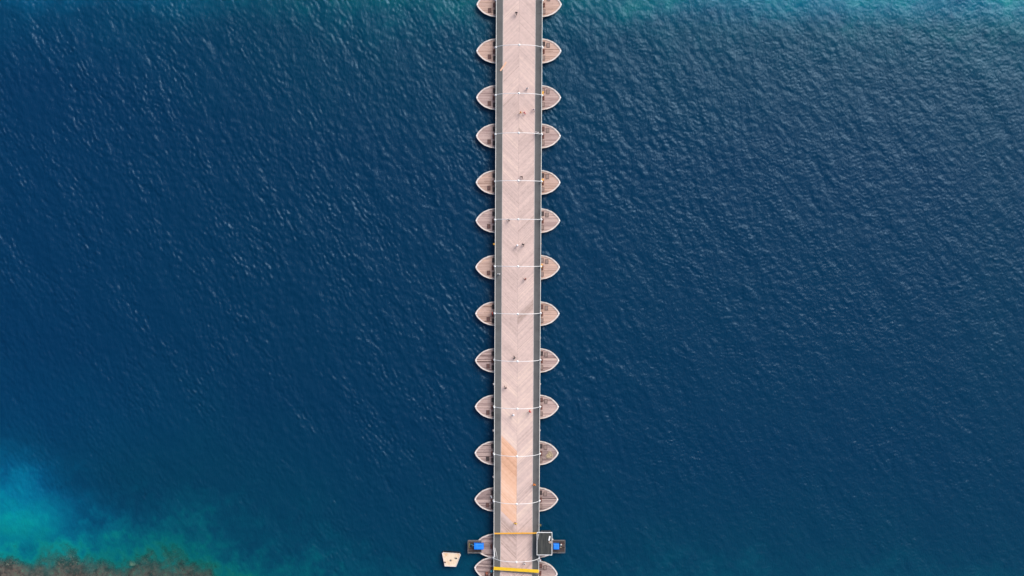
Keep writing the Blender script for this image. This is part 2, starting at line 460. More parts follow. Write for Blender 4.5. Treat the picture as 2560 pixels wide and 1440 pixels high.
# ---------------------------------------------------------------- bridge frame
DZ = 2.6                                   # walking surface
tp, bt = P(1298.4, 0, DZ), P(1290.7, 1418, DZ)
ORG = (tp + bt) / 2
AX = (tp - bt).normalized()
BR = math.atan2(-AX.x, AX.y)               # rotation of local +Y from world +Y
def toL(p):
    d = p - ORG
    c, s = math.cos(-BR), math.sin(-BR)
    return Vector((d.x * c - d.y * s, d.x * s + d.y * c, p.z))
def L(px, py, z): return toL(P(px, py, z))
def toW(u, v, z):
    c, s = math.cos(BR), math.sin(BR)
    return Vector((ORG.x + u * c - v * s, ORG.y + u * s + v * c, z))

V_TOP = L(1298, 0, DZ).y + 26
V_SW = L(1296, 334, DZ).y
V_END = L(1291, 1428, DZ).y
HW, IW = 5.04, 3.50
ROT2 = R(-4.3)
HP = Vector((0.0, V_END, 0))              # hinge point of the end section

bridge = empty('pontoon_bridge', (ORG.x, ORG.y, 0), BR,
               label='long straight timber decked floating footbridge crossing the sea on pontoons', cat='bridge')

def clip(poly, a, b, c):
    """keep a*x+b*y<=c"""
    out = []
    for i in range(len(poly)):
        p, q = poly[i], poly[(i + 1) % len(poly)]
        dp, dq = a * p[0] + b * p[1] - c, a * q[0] + b * q[1] - c
        if dp <= 0: out.append(p)
        if dp * dq < 0:
            t = dp / (dp - dq); out.append((p[0] + (q[0] - p[0]) * t, p[1] + (q[1] - p[1]) * t))
    return out

def chevron(mb, v0, v1, sgn, tonef, new=None, newrange=None, pw=0.2, gap=0.008, xf=None):
    """planks laid at 45 degrees in two mirrored halves; sgn=+1: V shape, -1: ^ shape"""
    st_ = pw * math.sqrt(2)
    for side in (-1, 1):
        v = v0 - IW - 1; ar = 0.0; k = 0; hold = 0; g = 0
        while v < v1 + IW + 1:
            if hold == 0: g = random.gauss(0, .08); hold = random.randint(2, 11)
            hold -= 1
            ar = g + random.gauss(0, .085)
            xe = side * (IW - .004)
            xc = side * .008
            poly = [(xc, v), (xe, v + sgn * IW), (xe, v + sgn * IW + st_ - gap), (xc, v + st_ - gap)]
            if side < 0: poly = poly[::-1]
            poly = clip(poly, 0, 1, v1); poly = clip(poly, 0, -1, -v0) if len(poly) > 2 else poly
            if len(poly) > 2:
                t = min(1, max(0, tonef(v + sgn * IW * .5, side) + ar))
                tgt = mb
                if new is not None and side < 0 and newrange[0] < v + sgn * IW < newrange[1]:
                    tgt = new; t = min(1, max(0, .5 + ar * 1.1 + .15 * math.sin(v * .35)))
                if xf: poly = [xf(p) for p in poly]
                dz = random.uniform(-.004, .004)
                tgt.prism(poly, DZ - .05, DZ + dz, t)
            v += st_; k += 1

def vpy(y): return L(1293, y, DZ).y
def tonef(v, side):
    py = np.interp(v, [vpy(1440), vpy(0)], [1440, 0])
    return float(np.interp(py, [0, 300, 500, 890, 905, 925, 1080, 1300, 1312, 1440], [.58, .50, .50, .50, .44, .70, .68, .58, .38, .46]))
dk, nw = MB(), MB()
chevron(dk, V_SW, V_TOP, -1, tonef)
chevron(dk, V_END, V_SW, 1, tonef, nw, (vpy(1277), vpy(1089)))
dk.build('timber_deck', M['deck'], bridge)
tag(nw.build('new_planks', M['deck_new'], bridge), label='newer orange planks on the left half of the deck')
# a short loose orange board near the top
p0, p1 = L(1251, 177, DZ), L(1266, 155, DZ)
d = (p1 - p0).normalized(); nn = Vector((-d.y, d.x, 0)) * .17
lb = MB().prism([(p0.x - nn.x, p0.y - nn.y), (p1.x - nn.x, p1.y - nn.y), (p1.x + nn.x, p1.y + nn.y), (p0.x + nn.x, p0.y + nn.y)], DZ + .006, DZ + .035)
tag(lb.build('patch_board', M['deck_new'], bridge), label='short orange replacement board at the left edge of the deck')

def rot2(p):
    x, y = p[0] - HP.x, p[1] - HP.y
    c, s = math.cos(ROT2), math.sin(ROT2)
    return (HP.x + x * c - y * s, HP.y + x * s + y * c)
Yend2 = V_END - 26

# sub-deck, walkway strips, edging, girders
MB().box(-HW, HW, V_END, V_TOP, DZ - .32, DZ - .055).build('deck_slab', M['darksteel'], bridge)
for s in (-1, 1):
    a, b2 = sorted((s * (IW + .11), s * (HW - .06)))
    mb = MB()
    v = V_END
    while v < V_TOP:
        v2 = min(v + 10.35, V_TOP)
        mb.box(a, b2, v + .012, v2 - .012, DZ - .05, DZ + .012); v = v2
    mb.build('walkway_strip', M['asphalt'], bridge)
    a, b2 = sorted((s * (IW + .003), s * (IW + .105)))
    MB().box(a, b2, V_END, V_TOP, DZ - .05, DZ + .02).build('edging_strip', M['edging'], bridge)
    a, b2 = sorted((s * (HW - .055), s * (HW + .03)))
    MB().box(a, b2, V_END, V_TOP, DZ - .30, DZ + .06).build('edge_kerb', M['edging'], bridge)
    gx = s * 3.9
    g = MB().box(gx - .18, gx + .18, V_END, V_TOP, DZ - .36, DZ - .325).box(gx - .03, gx + .03, V_END, V_TOP, DZ - .86, DZ - .36).box(gx - .18, gx + .18, V_END, V_TOP, DZ - .90, DZ - .86)
    g.build('girder', M['rust'], bridge)

def railing(x, v0, v1, parent, step=2.585, out=0.0):
    hr = MB().box(x - .06, x + .06, v0, v1, DZ + 1.02, DZ + 1.09)
    for z in (.30, .62): hr.tube([(x, v0, DZ + z), (x, v1, DZ + z)], .022, 6)
    h = hr.build('railing', M['rail'], parent)
    n = int((v1 - v0) / step)
    me = MB().box(-.035, .035, -.035, .035, .06, 1.02).box(-.07, .07, -.08, .08, .062, .08).mesh('post')
    me.materials.append(M['rail'])
    for i in range(n + 1):
        o = link('post', me, h); o.location = (x, v0 + .08 + i * (v1 - v0 - .16) / n, DZ)
    return h
for s in (-1, 1): railing(s * (HW - .01), V_END + .05, V_TOP, bridge)

# lamp arches
AH = 3.9
arch_px = [-8, 112, 233, 332, 451.5, 548, 666, 785, 903.5, 1022, 1141, 1260, 1405]
AV = [L(1295, y, DZ + AH).y for y in arch_px]
def arch_pts(n=28):
    out = []
    for i in range(n + 1):
        t = -1 + 2 * i / n
        x = math.sin(t * math.pi / 2) * (HW + .08)
        out.append((x, 0, .25 + (AH - .25) * (max(0, 1 - abs(math.sin(t * math.pi / 2)) ** 2.3)) ** .62))
    return out
arch_me = MB().tube(arch_pts(), .062, 8).mesh('lamp_arch'); arch_me.materials.append(M['white']); arch_me.shade_smooth()
lamp_me = MB().ball((0, 0, 0), .26, 14, .8).lathe((0, 0, .19), [(.10, 0), (.12, .03), (.05, .12), (.01, .14)], 10).mesh('lamp'); lamp_me.materials.append(M['lampglass']); lamp_me.shade_smooth()
side_me = MB().ball((0, 0, .55), .19, 12, .9).lathe((0, 0, 0), [(.06, 0), (.06, .35), (.12, .42)], 10).mesh('side_lamp'); side_me.materials.append(M['lampglass']); side_me.shade_smooth()
foot_me = MB().bevbox(-.17, .17, -.17, .17, -.35, .32, .04).box(-.12, .28, -.05, .05, -.25, -.12).mesh('arch_foot'); foot_me.materials.append(M['white'])
for i, v in enumerate(AV):
    o = link('lamp_arch', arch_me, bridge); o.location = (0, v, DZ)
    l = link('lamp', lamp_me, o); l.location = (0, 0, AH)
    for s in (-1, 1):
        f = link('arch_foot', foot_me, o); f.location = (s * (HW + .10), 0, .38); f.rotation_euler = (0, 0, 0 if s > 0 else math.pi)
        if (i * 3 + (s > 0) * 2) % 4 != 0:
            q = link('side_lamp', side_me, o); q.location = (s * (HW + .02), .12 * s, .7)

# white stay poles by the end gates
def stay(name, a, b, r=.05, mat='white'):
    return MB().tube([a, b], r, 8).build(name, M[mat], bridge, True)
stay('stay_pole', L(1234, 1363, 3.4), L(1236.5, 1393, 4.4), .10)
stay('stay_rod', L(1238, 1370, 4.0), L(1243.5, 1397, 3.7), .035)
stay('stay_pole', L(1347, 1388, 4.0), L(1350, 1400, 3.6), .09)
stay('stay_rod', L(1342, 1397, 4.3), L(1347, 1408, 3.5), .035)
# yellow brackets outside the rail at midspan
for (x, y, c) in ((1235.5, 610, 'amber'), (1350.5, 609, 'amber'), (1350.5, 638, 'amber'), (1349.5, 845, 'edging'), (1234.5, 960, 'edging'), (1349.5, 960, 'edging'), (1234, 1192, 'edging'), (1351, 1313, 'olive'), (1349, 1076, 'edging'), (1234, 1076, 'edging')):
    p = L(x, y, 2.2)
    MB().bevbox(p.x - .16, p.x + .16, p.y - .22, p.y + .22, 2.0, 2.5, .05).box(p.x - .30, p.x + .30, p.y - .04, p.y + .04, 1.9, 1.99).build('fender_bracket', M[c], bridge)

# hinged end section, turned a little
end = empty('bridge_ramp', toW(HP.x, HP.y, 0), BR + ROT2, label='angled end section of the bridge below the thick yellow barrier', cat='bridge section')
edk = MB()
st_ = .2 * math.sqrt(2)
def chev_end():
    for side in (-1, 1):
        v = -26 - IW
        while v < IW + 1:
            xe, xc = side * (IW - .004), side * .008
            poly = [(xc, v), (xe, v + IW), (xe, v + IW + st_ - .014), (xc, v + st_ - .014)]
            if side < 0: poly = poly[::-1]
            poly = clip(poly, 0, 1, -.42)
            if len(poly) > 2: poly = clip(poly, 0, -1, 26)
            if len(poly) > 2: edk.prism(poly, DZ - .05, DZ, min(1, max(0, .46 + random.gauss(0, .15))))
            v += st_
chev_end(); edk.build('timber_deck', M['deck'], end)
MB().box(-HW, HW, -26, -.40, DZ - .32, DZ - .055).build('deck_slab', M['darksteel'], end)
MB().box(-HW + .3, HW - .3, -.40, .0, DZ - .2, DZ - .06).build('hinge_plate', M['galv'], end)
for s in (-1, 1):
    a, b2 = sorted((s * (IW + .11), s * (HW - .06)))
    MB().box(a, b2, -26, -.42, DZ - .05, DZ + .012).build('walkway_strip', M['asphalt'], end)
    a, b2 = sorted((s * (IW + .003), s * (IW + .105)))
    MB().box(a, b2, -26, -.42, DZ - .05, DZ + .02).build('edging_strip', M['edging'], end)
    a, b2 = sorted((s * (HW - .055), s * (HW + .03)))
    MB().box(a, b2, -26, -.42, DZ - .3, DZ + .06).build('edge_kerb', M['edging'], end)
    railing(s * (HW - .01), -26, -.5, end)

# ---------------------------------------------------------------- pontoons
BZ = 1.25
PXM = 1 / 11.2
prof_d = [0, .8, 2.5, 5, 9.75, 15, 21, 33.5, 50, 75, 105]
prof_w = [0, 2.4, 5.6, 9.2, 14.4, 19.2, 23.2, 28.2, 31, 32, 32]
HL = 9.36
def half(x):     # half beam at distance |x| from the boat's middle
    return float(np.interp((HL - abs(x)) / PXM, prof_d, prof_w)) * PXM
def outline(scale=1.0, inset=0.0, n=26):
    xs_ = [HL - p * PXM for p in (0, .8, 2, 3.5, 5, 7.5, 9.75, 12.5, 15, 18, 21, 25, 29, 33.5, 41, 50, 62, 75, 90)]
    pts = [(x, -half(x)) for x in xs_] + [(-x, -half(x)) for x in xs_[::-1]]
    pts += [(-x, half(x)) for x in xs_[1:]] + [(x, half(x)) for x in xs_[::-1][:-1]]
    out = []
    for x, y in pts:
        k = max(0, 1 - inset / 2.85)
        out.append(((x - math.copysign(min(inset * 1.5, abs(x)), x)) * scale, y * k * (scale if scale < 1 else 1)))
    return out[::-1]
O0 = outline()
def hull_mesh():
    lv = [(.82, -.9), (.93, -.35), (.985, .5), (1.0, BZ - .03)]
    rings = [[(x * s, y * (s if s > .9 else .8), z) for x, y in O0[::-1]] for s, z in lv]
    me = MB().loft(rings).mesh('hull'); me.materials.append(M['hull']); return me
def gunwale_mesh():
    o, i = O0, outline(1, .17)
    n = len(o); mb = MB()
    prof = [(o, BZ - .12, 1.008), (o, BZ + .13, 1.008), (i, BZ + .13, 1), (i, BZ + .0, 1)]
    rings = [[(x * s, y * s, z) for x, y in r[::-1]] for r, z, s in prof]
    mb.loft(rings, close=False)
    me = mb.mesh('gunwale'); me.materials.append(M['gunwale']); return me
hull_me, gun_me = hull_mesh(), gunwale_mesh()
sheer = outline(1, .16)
def deck_planks(seed, pw=.19, bias=0, contrast=.16):
    rnd = random.Random(seed); mb = MB()
    y = -2.78
    k = 0
    while y < 2.78:
        y2 = min(y + pw - .022, 2.78)
        def ext(yy):
            lo, hi = 0.0, HL
            for _ in range(24):
                m = (lo + hi) / 2
                if half(m) > abs(yy) + .06: lo = m
                else: hi = m
            return max(lo - .06, 0)
        a, b = ext(y), ext(y2)
        if max(a, b) > .5:
            for s in (-1, 1):
                cut = rnd.uniform(5.3, 7.6)
                t = .5 + bias + rnd.gauss(0, contrast) + (-.22 if rnd.random() < .16 else 0)
                cuta, cutb = min(a, cut), min(b, cut)
                for (x0a, x0b, x1a, x1b, tt) in ((0.01, .01, cuta, cutb, t), (cuta + .01, cutb + .01, a, b, t + rnd.gauss(.06, .10))):
                    if x1a - x0a < .02 and x1b - x0b < .02: continue
                    x0a, x0b = min(x0a, x1a), min(x0b, x1b)
                    poly = [(s * x0a, y), (s * x1a, y), (s * x1b, y2), (s * x0b, y2)]
                    if s < 0: poly = poly[::-1]
                    mb.prism(poly, BZ - .05, BZ + rnd.uniform(-.003, .003), min(1, max(0, tt)))
        y += pw; k += 1
    return mb
def hatch(parent, x, y, kind):
    w_, h_ = .30, .44
    f = MB()
    f.box(x - w_ - .07, x + w_ + .07, y - h_ - .07, y - h_, BZ, BZ + .11).box(x - w_ - .07, x + w_ + .07, y + h_, y + h_ + .07, BZ, BZ + .11)
    f.box(x - w_ - .07, x - w_, y - h_, y + h_, BZ, BZ + .11).box(x + w_, x + w_ + .07, y - h_, y + h_, BZ, BZ + .11)
    fr = f.build('hatch', M['hatch_frame'], parent)
    top = BZ + (.085 if kind != 'hatch_dark' else .03)
    MB().bevbox(x - w_ + .005, x + w_ - .005, y - h_ + .005, y + h_ - .005, BZ + .004, top, .012).build('hatch_lid', M[kind], fr)

boats = [ # tip rows in the photo, left and right; deck material, lining contrast, label
    (-100, -100, 'pont_a', .12, 'pontoon just beyond the top edge, under the upper end of the bridge'),
    (11.5, 11.5, 'pont_b', .10, 'topmost pontoon, cut by the upper edge of the photo'),
    (127.5, 127.5, 'pont_b', .08, 'pontoon beside the short orange board, second down from the top edge'),
    (244, 244, 'pont_a', .09, 'pontoon just above the person in orange, third down from the top edge'),
    (340, 340, 'pont_a', .12, 'pontoon where the deck chevrons change direction, fourth down from the top edge'),
    (456, 456, 'pont_b', .11, 'pontoon fifth down from the top edge, with a light amber crate on its right end'),
    (551.5, 551.5, 'pont_a', .15, 'pontoon sixth down from the top edge, close below the fifth'),
    (668, 668, 'pont_b', .16, 'pontoon seventh down from the top edge, beside the walker in white on the left strip'),
    (784, 784, 'pont_b', .18, 'pontoon eighth down from the top edge, with someone in red standing on its left end'),
    (901, 901, 'pont_a', .17, 'pontoon ninth down from the top edge, where the paler deck planks begin'),
    (1017, 1017, 'pont_a', .18, 'pontoon tenth down from the top edge, beside the walker in red'),
    (1132.5, 1132.5, 'pont_c', .19, 'grey planked pontoon with a heap of straw rope on its right end'),
    (1248.5, 1248.5, 'pont_c', .19, 'grey pontoon with a small white bench on its left end'),
    (1364.5, 1364.5, 'pont_c', .20, 'pontoon under the engine platforms with blue tarpaulins'),
    (1419, 1435, 'pont_c', .20, 'slightly turned lowest pontoon with a cyan tank, below the thick yellow barrier'),
]
BO = []
for i, (yl, yr, mt, con, lab) in enumerate(boats):
    cxp = 1290.2 + (1364 - (yl + yr) / 2) * .0056
    c = P(cxp, (yl + yr) / 2, BZ)
    a = P(1186, yl, BZ); b = P(1395, yr, BZ)
    rz = math.atan2(b.y - a.y, b.x - a.x) + random.uniform(-.004, .004) if yl != yr else math.atan2(b.y - a.y, b.x - a.x)
    t = empty('pontoon_boat', (c.x, c.y, 0), rz, label=lab, cat='pontoon', group='pontoon boats carrying the bridge')
    BO.append((t, c, rz))
    link('hull', hull_me, t)
    deck_planks(100 + i, contrast=con * .85, bias=random.uniform(-.05, .07)).build('deck', M[mt], t)
    link('gunwale', gun_me, t)
    cap = MB()
    for s in (-1, 1): cap.ball((s * (HL - .12), 0, BZ + .12), .17, 10, .6)
    cap.build('bow_cap', M['white'], t, True)
    if i not in (13,):
        kinds = ['hatch_dark', 'hatch_brown', 'hatch_pale']
        hatch(t, -6.5, -1.28, kinds[1] if i not in (11,) else 'hatch_dark'); hatch(t, -5.35, -1.6, 'hatch_dark'); hatch(t, -5.35, 1.55, 'hatch_dark')
        hatch(t, 6.5, 1.28, 'hatch_pale'); hatch(t, 5.45, 1.55, random.choice(kinds)); hatch(t, 5.45, -1.55, 'hatch_pale')
    # red oxide trestle between boat and bridge, its ends reaching out past the rail
    tr = MB()
    for y in (-.9, .9):
        tr.box(-5.15, 5.15, y - .12, y + .12, BZ + .01, BZ + .16)
        for x in (-3.9, 3.9): tr.box(x - .15, x + .15, y - .1, y + .1, BZ + .16, DZ - .905)
    tr.build('trestle', M['rust'], t)
    bl = MB()
    for s in (-1, 1):
        bl.lathe((s * 5.55, .18, BZ), [(.10, 0), (.10, .3), (.17, .34), (.17, .42), (.05, .46)], 12)
        bl.lathe((s * 5.55, -.38, BZ), [(.10, 0), (.10, .3), (.17, .34), (.17, .42), (.05, .46)], 12)
        bl.box(s * 5.55 - .2, s * 5.55 + .2, -.62, .42, BZ + .002, BZ + .05)
    bl.build('bollard', M['rust'], t)

# ---------------------------------------------------------------- things on the pontoons
# sprawling heap of rope: a chain of loops
rnd = random.Random(3)
mb = MB(); pts = []
anchor = [(1367, 1141), (1370, 1137), (1374, 1139), (1372, 1132), (1376, 1130), (1378, 1136), (1380, 1139), (1376, 1142), (1371, 1143), (1368, 1142)]
for k in range(190):
    u = k / 189 * (len(anchor) - 1); i = min(int(u), len(anchor) - 2); f = u - i
    x = anchor[i][0] * (1 - f) + anchor[i + 1][0] * f; y = anchor[i][1] * (1 - f) + anchor[i + 1][1] * f
    c = P(x, y, BZ)
    pts.append((c.x + .30 * math.cos(k * .7) * rnd.uniform(.5, 1.3), c.y + .26 * math.sin(k * .7) * rnd.uniform(.6, 1.2), BZ + .05 + .0006 * k))
mb.tube(pts, .03, 5)
tag(mb.build('rope_heap', M['rope'], None, True), 'tangled heap of straw coloured rope on the right end of a grey pontoon', 'rope')

def bundle(px, py, label, col):
    c = P(px, py, BZ + .3)
    mb = MB().bevbox(-.22, .22, -.42, .42, 0, .38, .06)
    for k in (-.25, 0, .25): mb.box(-.23, .23, k - .03, k + .03, .38, .40)
    o = mb.build('crate', M[col]); o.location = (c.x, c.y, BZ + .002); o.rotation_euler.z = R(-12)
    return tag(o, label, 'crate', 'coloured crates beside the right railing')
bundle(1356.5, 233, 'yellow ochre crate beside the right rail, uppermost of the three', 'amber')
bundle(1356, 452, 'ochre crate beside the right rail, middle of the three', 'amber')
bundle(1353.5, 665, 'ochre crate beside the right rail, lowest of the three', 'amber')
# small white bench on the left end of a pontoon
c = P(1228.5, 1242.5, BZ + .4)
bt_ = empty('bench', (c.x, c.y, BZ), R(25), label='small white bench on the left end of a grey pontoon', cat='bench')
MB().bevbox(-.10, .10, -.34, .34, .36, .41, .01).build('seat', M['white'], bt_)
for s in (-1, 1): MB().box(-.09, .09, s * .26 - .03, s * .26 + .03, .01, .36).build('leg', M['white'], bt_)
# cyan tank and reddish basket on the lowest pontoon
c = P(1229, 1428, BZ + .3)
o = MB().lathe((0, 0, 0), [(.26, 0), (.30, .05), (.30, .45), (.22, .55), (.08, .58), (.07, .66)], 18).build('water_tank', M['cyan'], None, True)
o.location = (c.x, c.y, BZ + .003); tag(o, 'round cyan tank on the left end of the lowest pontoon', 'tank')
c = P(1217.5, 1432, BZ + .2)
o = MB().lathe((0, 0, 0), [(.24, 0), (.34, .30), (.36, .33), (.31, .33), (.24, .10)], 18).build('basket', painted('red_brown_basket', (.33, .12, .08, 1), .8, .25, 4)); o.location = (c.x, c.y, BZ + .115)
tag(o, 'reddish round basket on the left end of the lowest pontoon', 'basket')

# ---------------------------------------------------------------- engine platforms
def platform(name, x0, x1, y0, y1, z, label):
    a, b = P(x0, y1, z), P(x1, y0, z)
    cx_, cy_ = (a.x + b.x) / 2, (a.y + b.y) / 2
    hx, hy = (b.x - a.x) / 2, (b.y - a.y) / 2
    t = empty(name, (cx_, cy_, 0), BR, label=label, cat='platform')
    pl = MB(); y = -hy + .12
    while y < hy - .14:
        y2 = min(y + .19, hy - .12); pl.box(-hx + .1, hx - .1, y, y2, z - .09, z - .04, random.uniform(.1, .8)); y += .205
    pl.build('boards', M['platform'], t)
    fr = MB().box(-hx, hx, -hy, -hy + .1, z - .12, z + .02).box(-hx, hx, hy - .1, hy, z - .12, z + .02)
    fr.box(-hx, -hx + .1, -hy + .1, hy - .1, z - .12, z + .02).box(hx - .1, hx, -hy + .1, hy - .1, z - .12, z + .02)
    fr.build('frame', M['galv'], t)
    rl = MB()
    h = .75
    for yy in (-hy + .05, hy - .05): rl.tube([(-hx + .05, yy, z + h), (hx - .05, yy, z + h)], .03, 6)
    for xx in (-hx + .05, hx - .05): rl.tube([(xx, -hy + .05, z + h), (xx, hy - .05, z + h)], .03, 6)
    for xx in (-hx + .05, 0, hx - .05):
        for yy in (-hy + .05, hy - .05): rl.tube([(xx, yy, z + .02), (xx, yy, z + h)], .025, 6)
    rl.build('guard_rail', M['galv'], t)
    fl = MB()
    for yy in (-hy + .35, hy - .35): fl.tube([(-hx, yy, .95), (hx, yy, .95)], .16, 12)
    fl.build('support_beam', M['darksteel'], t)
    return t
PZ = 1.55
platform('engine_platform', 1169.5, 1204, 1350.5, 1381.5, PZ, 'left engine platform with a long blue tarpaulin beyond the tip of a pontoon')
platform('engine_platform', 1381, 1413, 1350, 1381, PZ, 'right engine platform beyond the dark roofed cabin')
def engine(x0, x1, y0, y1, head_px, head_py, label, flip):
    a, b = P(x0, y1, PZ + .9), P(x1, y0, PZ + .9)
    cx_, cy_ = (a.x + b.x) / 2, (a.y + b.y) / 2; hx, hy = (b.x - a.x) / 2, (b.y - a.y) / 2
    t = empty('covered_engine', (cx_, cy_, PZ), BR, label=label, cat='engine')
    # tarpaulin: draped box with sagging top and folds along the skirt
    mb = MB(); n = 40; rings = []
    for (k, z, fold) in ((1.03, .02, .045), (1.01, .35, .03), (1.0, .78, .01), (.96, .88, 0), (.6, .93, 0), (.2, .90, 0)):
        rg = []
        for i in range(n):
            u = i / n * 4; sgm = int(u); f = (u - sgm) * 2 - 1
            pt = [(f, -1), (1, f), (-f, 1), (-1, -f)][sgm]
            r = k + fold * math.sin(i * 2.4)
            rg.append((pt[0] * hx * r, pt[1] * hy * r, z + (random.uniform(-.02, .02) if z > .8 else 0)))
        rings.append(rg)
    mb.loft(rings).build('tarpaulin', M['blue'], t)
    h = P(head_px, head_py, PZ + .5)
    c_, s_ = math.cos(-BR), math.sin(-BR)
    lx, ly = (h.x - cx_) * c_ - (h.y - cy_) * s_, (h.x - cx_) * s_ + (h.y - cy_) * c_
    return t, lx, ly
t, lx, ly = engine(1185, 1209, 1359.5, 1374, 1179.5, 1364, 'engine under a long bright blue tarpaulin on the left platform', False)
MB().bevbox(lx - .30, lx + .22, ly - .26, ly + .26, .02, .52, .08).build('gearbox', M['teal'], t)
MB().lathe((lx - .05, ly, .52), [(.22, 0), (.22, .05), (.08, .07), (.08, .2)], 14).build('pulley', M['black'], t, True)
MB().tube([(lx + .15, ly + .05, .45), (lx + .7, ly + .02, .6)], .05, 8).build('exhaust_pipe', M['rail'], t, True)
t, lx, ly = engine(1383.5, 1398, 1360, 1374, 1402, 1364, 'engine under a short bright blue tarpaulin on the right platform', True)
MB().bevbox(lx - .28, lx + .28, ly - .55, ly + .6, .02, .42, .08).build('gearbox', M['black'], t)
MB().lathe((lx + .05, ly + .2, .42), [(.18, 0), (.20, .04), (.16, .14), (.05, .18)], 14).build('air_filter', M['rail'], t, True)
MB().lathe((lx - .05, ly - .15, .42), [(.14, 0), (.14, .05), (.12, .1), (.03, .12)], 14).build('pulley', M['galv'], t, True)
MB().tube([(lx - .3, ly - .45, .45), (lx + .25, ly - .48, .45)], .04, 8).build('exhaust_pipe', M['rope'], t, True)
MB().bevbox(lx + .12, lx + .24, ly + .38, ly + .5, .42, .52, .02).build('filler_cap', painted('red_cap', (.4, .03, .02, 1), .4), t)
# olive timber bar on the left platform
p = P(1173.5, 1364, PZ + .1)
tag(MB().bevbox(p.x - .17, p.x + .17, p.y - .62, p.y + .62, PZ - .035, PZ + .14, .03).build('timber_beam', M['olive']), 'olive timber beam at the outer end of the left engine platform', 'beam')

# ---------------------------------------------------------------- operator's cabin
RZ = DZ + 2.5
a, b = P(1342, 1388, RZ), P(1380.5, 1330.5, RZ)
cx_, cy_ = (a.x + b.x) / 2, (a.y + b.y) / 2; hx, hy = (b.x - a.x) / 2, (b.y - a.y) / 2
cab = empty('operator_cabin', (cx_, cy_, 0), BR, label='small cabin with a dark glossy flat roof framed in white beside the right railing', cat='cabin')
cx0 = -hx + .95                      # walls stand outside the rail, the roof reaches over it
MB().box(-hx + .10, hx - .10, -hy + .10, hy - .10, RZ - .10, RZ - .02).build('roof', M['roof'], cab)
fr = MB().box(-hx, hx, -hy, -hy + .12, RZ - .14, RZ + .03).box(-hx, hx, hy - .12, hy, RZ - .14, RZ + .03)
fr.box(-hx, -hx + .10, -hy + .12, hy - .12, RZ - .14, RZ + .03).box(hx - .10, hx, -hy + .12, hy - .12, RZ - .14, RZ + .03)
fr.build('roof_frame', M['white'], cab)
MB().box(cx0, hx - .25, -hy + .3, hy - .3, BZ + .95, BZ + 1.05).build('floor', M['platform'], cab)
wl = MB().box(cx0, cx0 + .06, -hy + .3, hy - .3, BZ + 1.05, BZ + 2.0).box(hx - .31, hx - .25, -hy + .3, hy - .3, BZ + 1.05, BZ + 2.0)
wl.box(cx0 + .06, hx - .31, -hy + .3, -hy + .36, BZ + 1.05, BZ + 2.0).box(cx0 + .06, hx - .31, hy - .36, hy - .3, BZ + 1.05, BZ + 2.0)
wl.build('shade_dark_wall', M['darksteel'], cab)  # dark wall colour stands in for the shade on the water beyond the roof
for (x0_, x1_, y0_, y1_) in ((cx0 + .02, cx0 + .04, -hy + .4, hy - .4), (hx - .29, hx - .27, -hy + .4, hy - .4), (cx0 + .1, hx - .35, -hy + .32, -hy + .34), (cx0 + .1, hx - .35, hy - .34, hy - .32)):
    MB().box(x0_, x1_, y0_, y1_, BZ + 2.0, RZ - .14).build('window', M['window'], cab)
for x in (cx0 + .03, hx - .28):
    for y in (-hy + .33, hy - .33): MB().box(x - .05, x + .05, y - .05, y + .05, BZ + 2.0, RZ - .14).build('corner_post', M['darksteel'], cab)
for x in (cx0 + .3, hx - .5):
    for y in (-hy + .7, hy - .7): MB().box(x - .07, x + .07, y - .07, y + .07, BZ, BZ + .95).build('stilt', M['darksteel'], cab)
# things on the roof
p = P(1373.5, 1346, RZ + .1)
o = MB().bevbox(-.17, .17, -.5, .5, 0, .22, .05).build('roof_box', M['white']); o.location = (p.x, p.y, RZ + .0 - .018); o.rotation_euler.z = R(-12)
tag(o, 'white box lying on the dark cabin roof', 'box')
p = P(1375.5, 1356, RZ + .1)
o = MB().lathe((0, 0, 0), [(.30, 0), (.36, .06), (.36, .12), (.28, .17), (.10, .19)], 16).build('cloth_bundle', painted('tan_cloth', (.36, .27, .21, 1), .9, .25, 5), None, True); o.location = (p.x, p.y, RZ - .018); o.scale = (1.1, .8, 1)
tag(o, 'tan cloth bundle below the white box on the cabin roof', 'cloth')
p0, p1 = P(1347, 1334, RZ + .15), P(1344, 1350, RZ + .25)
tag(MB().tube([p0, p1], .035, 6).tube([(p0.x, p0.y, RZ - .018), p0], .03, 6).build('antenna', M['white'], None, True), 'thin white antenna rod leaning over the inner corner of the cabin roof', 'antenna')

# ---------------------------------------------------------------- barriers
def barrier(p0, p1, wdt, hgt, mat, label):
    d = p1 - p0; ln = d.length; mid = (p0 + p1) / 2
    t = empty('barrier_gate', (mid.x, mid.y, DZ), math.atan2(d.y, d.x), label=label, cat='barrier', group='yellow barriers across the bridge')
    h = p0.z - DZ
    MB().bevbox(-ln / 2, ln / 2, -wdt / 2, wdt / 2, h - hgt, h, .015).build('beam', M[mat], t)
    MB().box(-ln / 2, ln / 2, -.03, .03, h - .62, h - .56).build('lower_bar', M[mat], t)
    for s in (-1, -.33, .33, 1):
        x = s * (ln / 2 - .06)
        MB().box(x - .045, x + .045, -.045, .045, .014, h - hgt).build('post', M[mat], t)
    return t
barrier(P(1235.5, 1334, DZ + 1.1), P(1343, 1333, DZ + 1.1), .30, .12, 'amber', 'thin amber barrier across the deck level with the cabin roof')
barrier(P(1234, 1421, DZ + 1.2), P(1347, 1428.5, DZ + 1.2), .70, .16, 'yellow', 'thick bright yellow barrier lying aslant across the deck near the bottom edge')

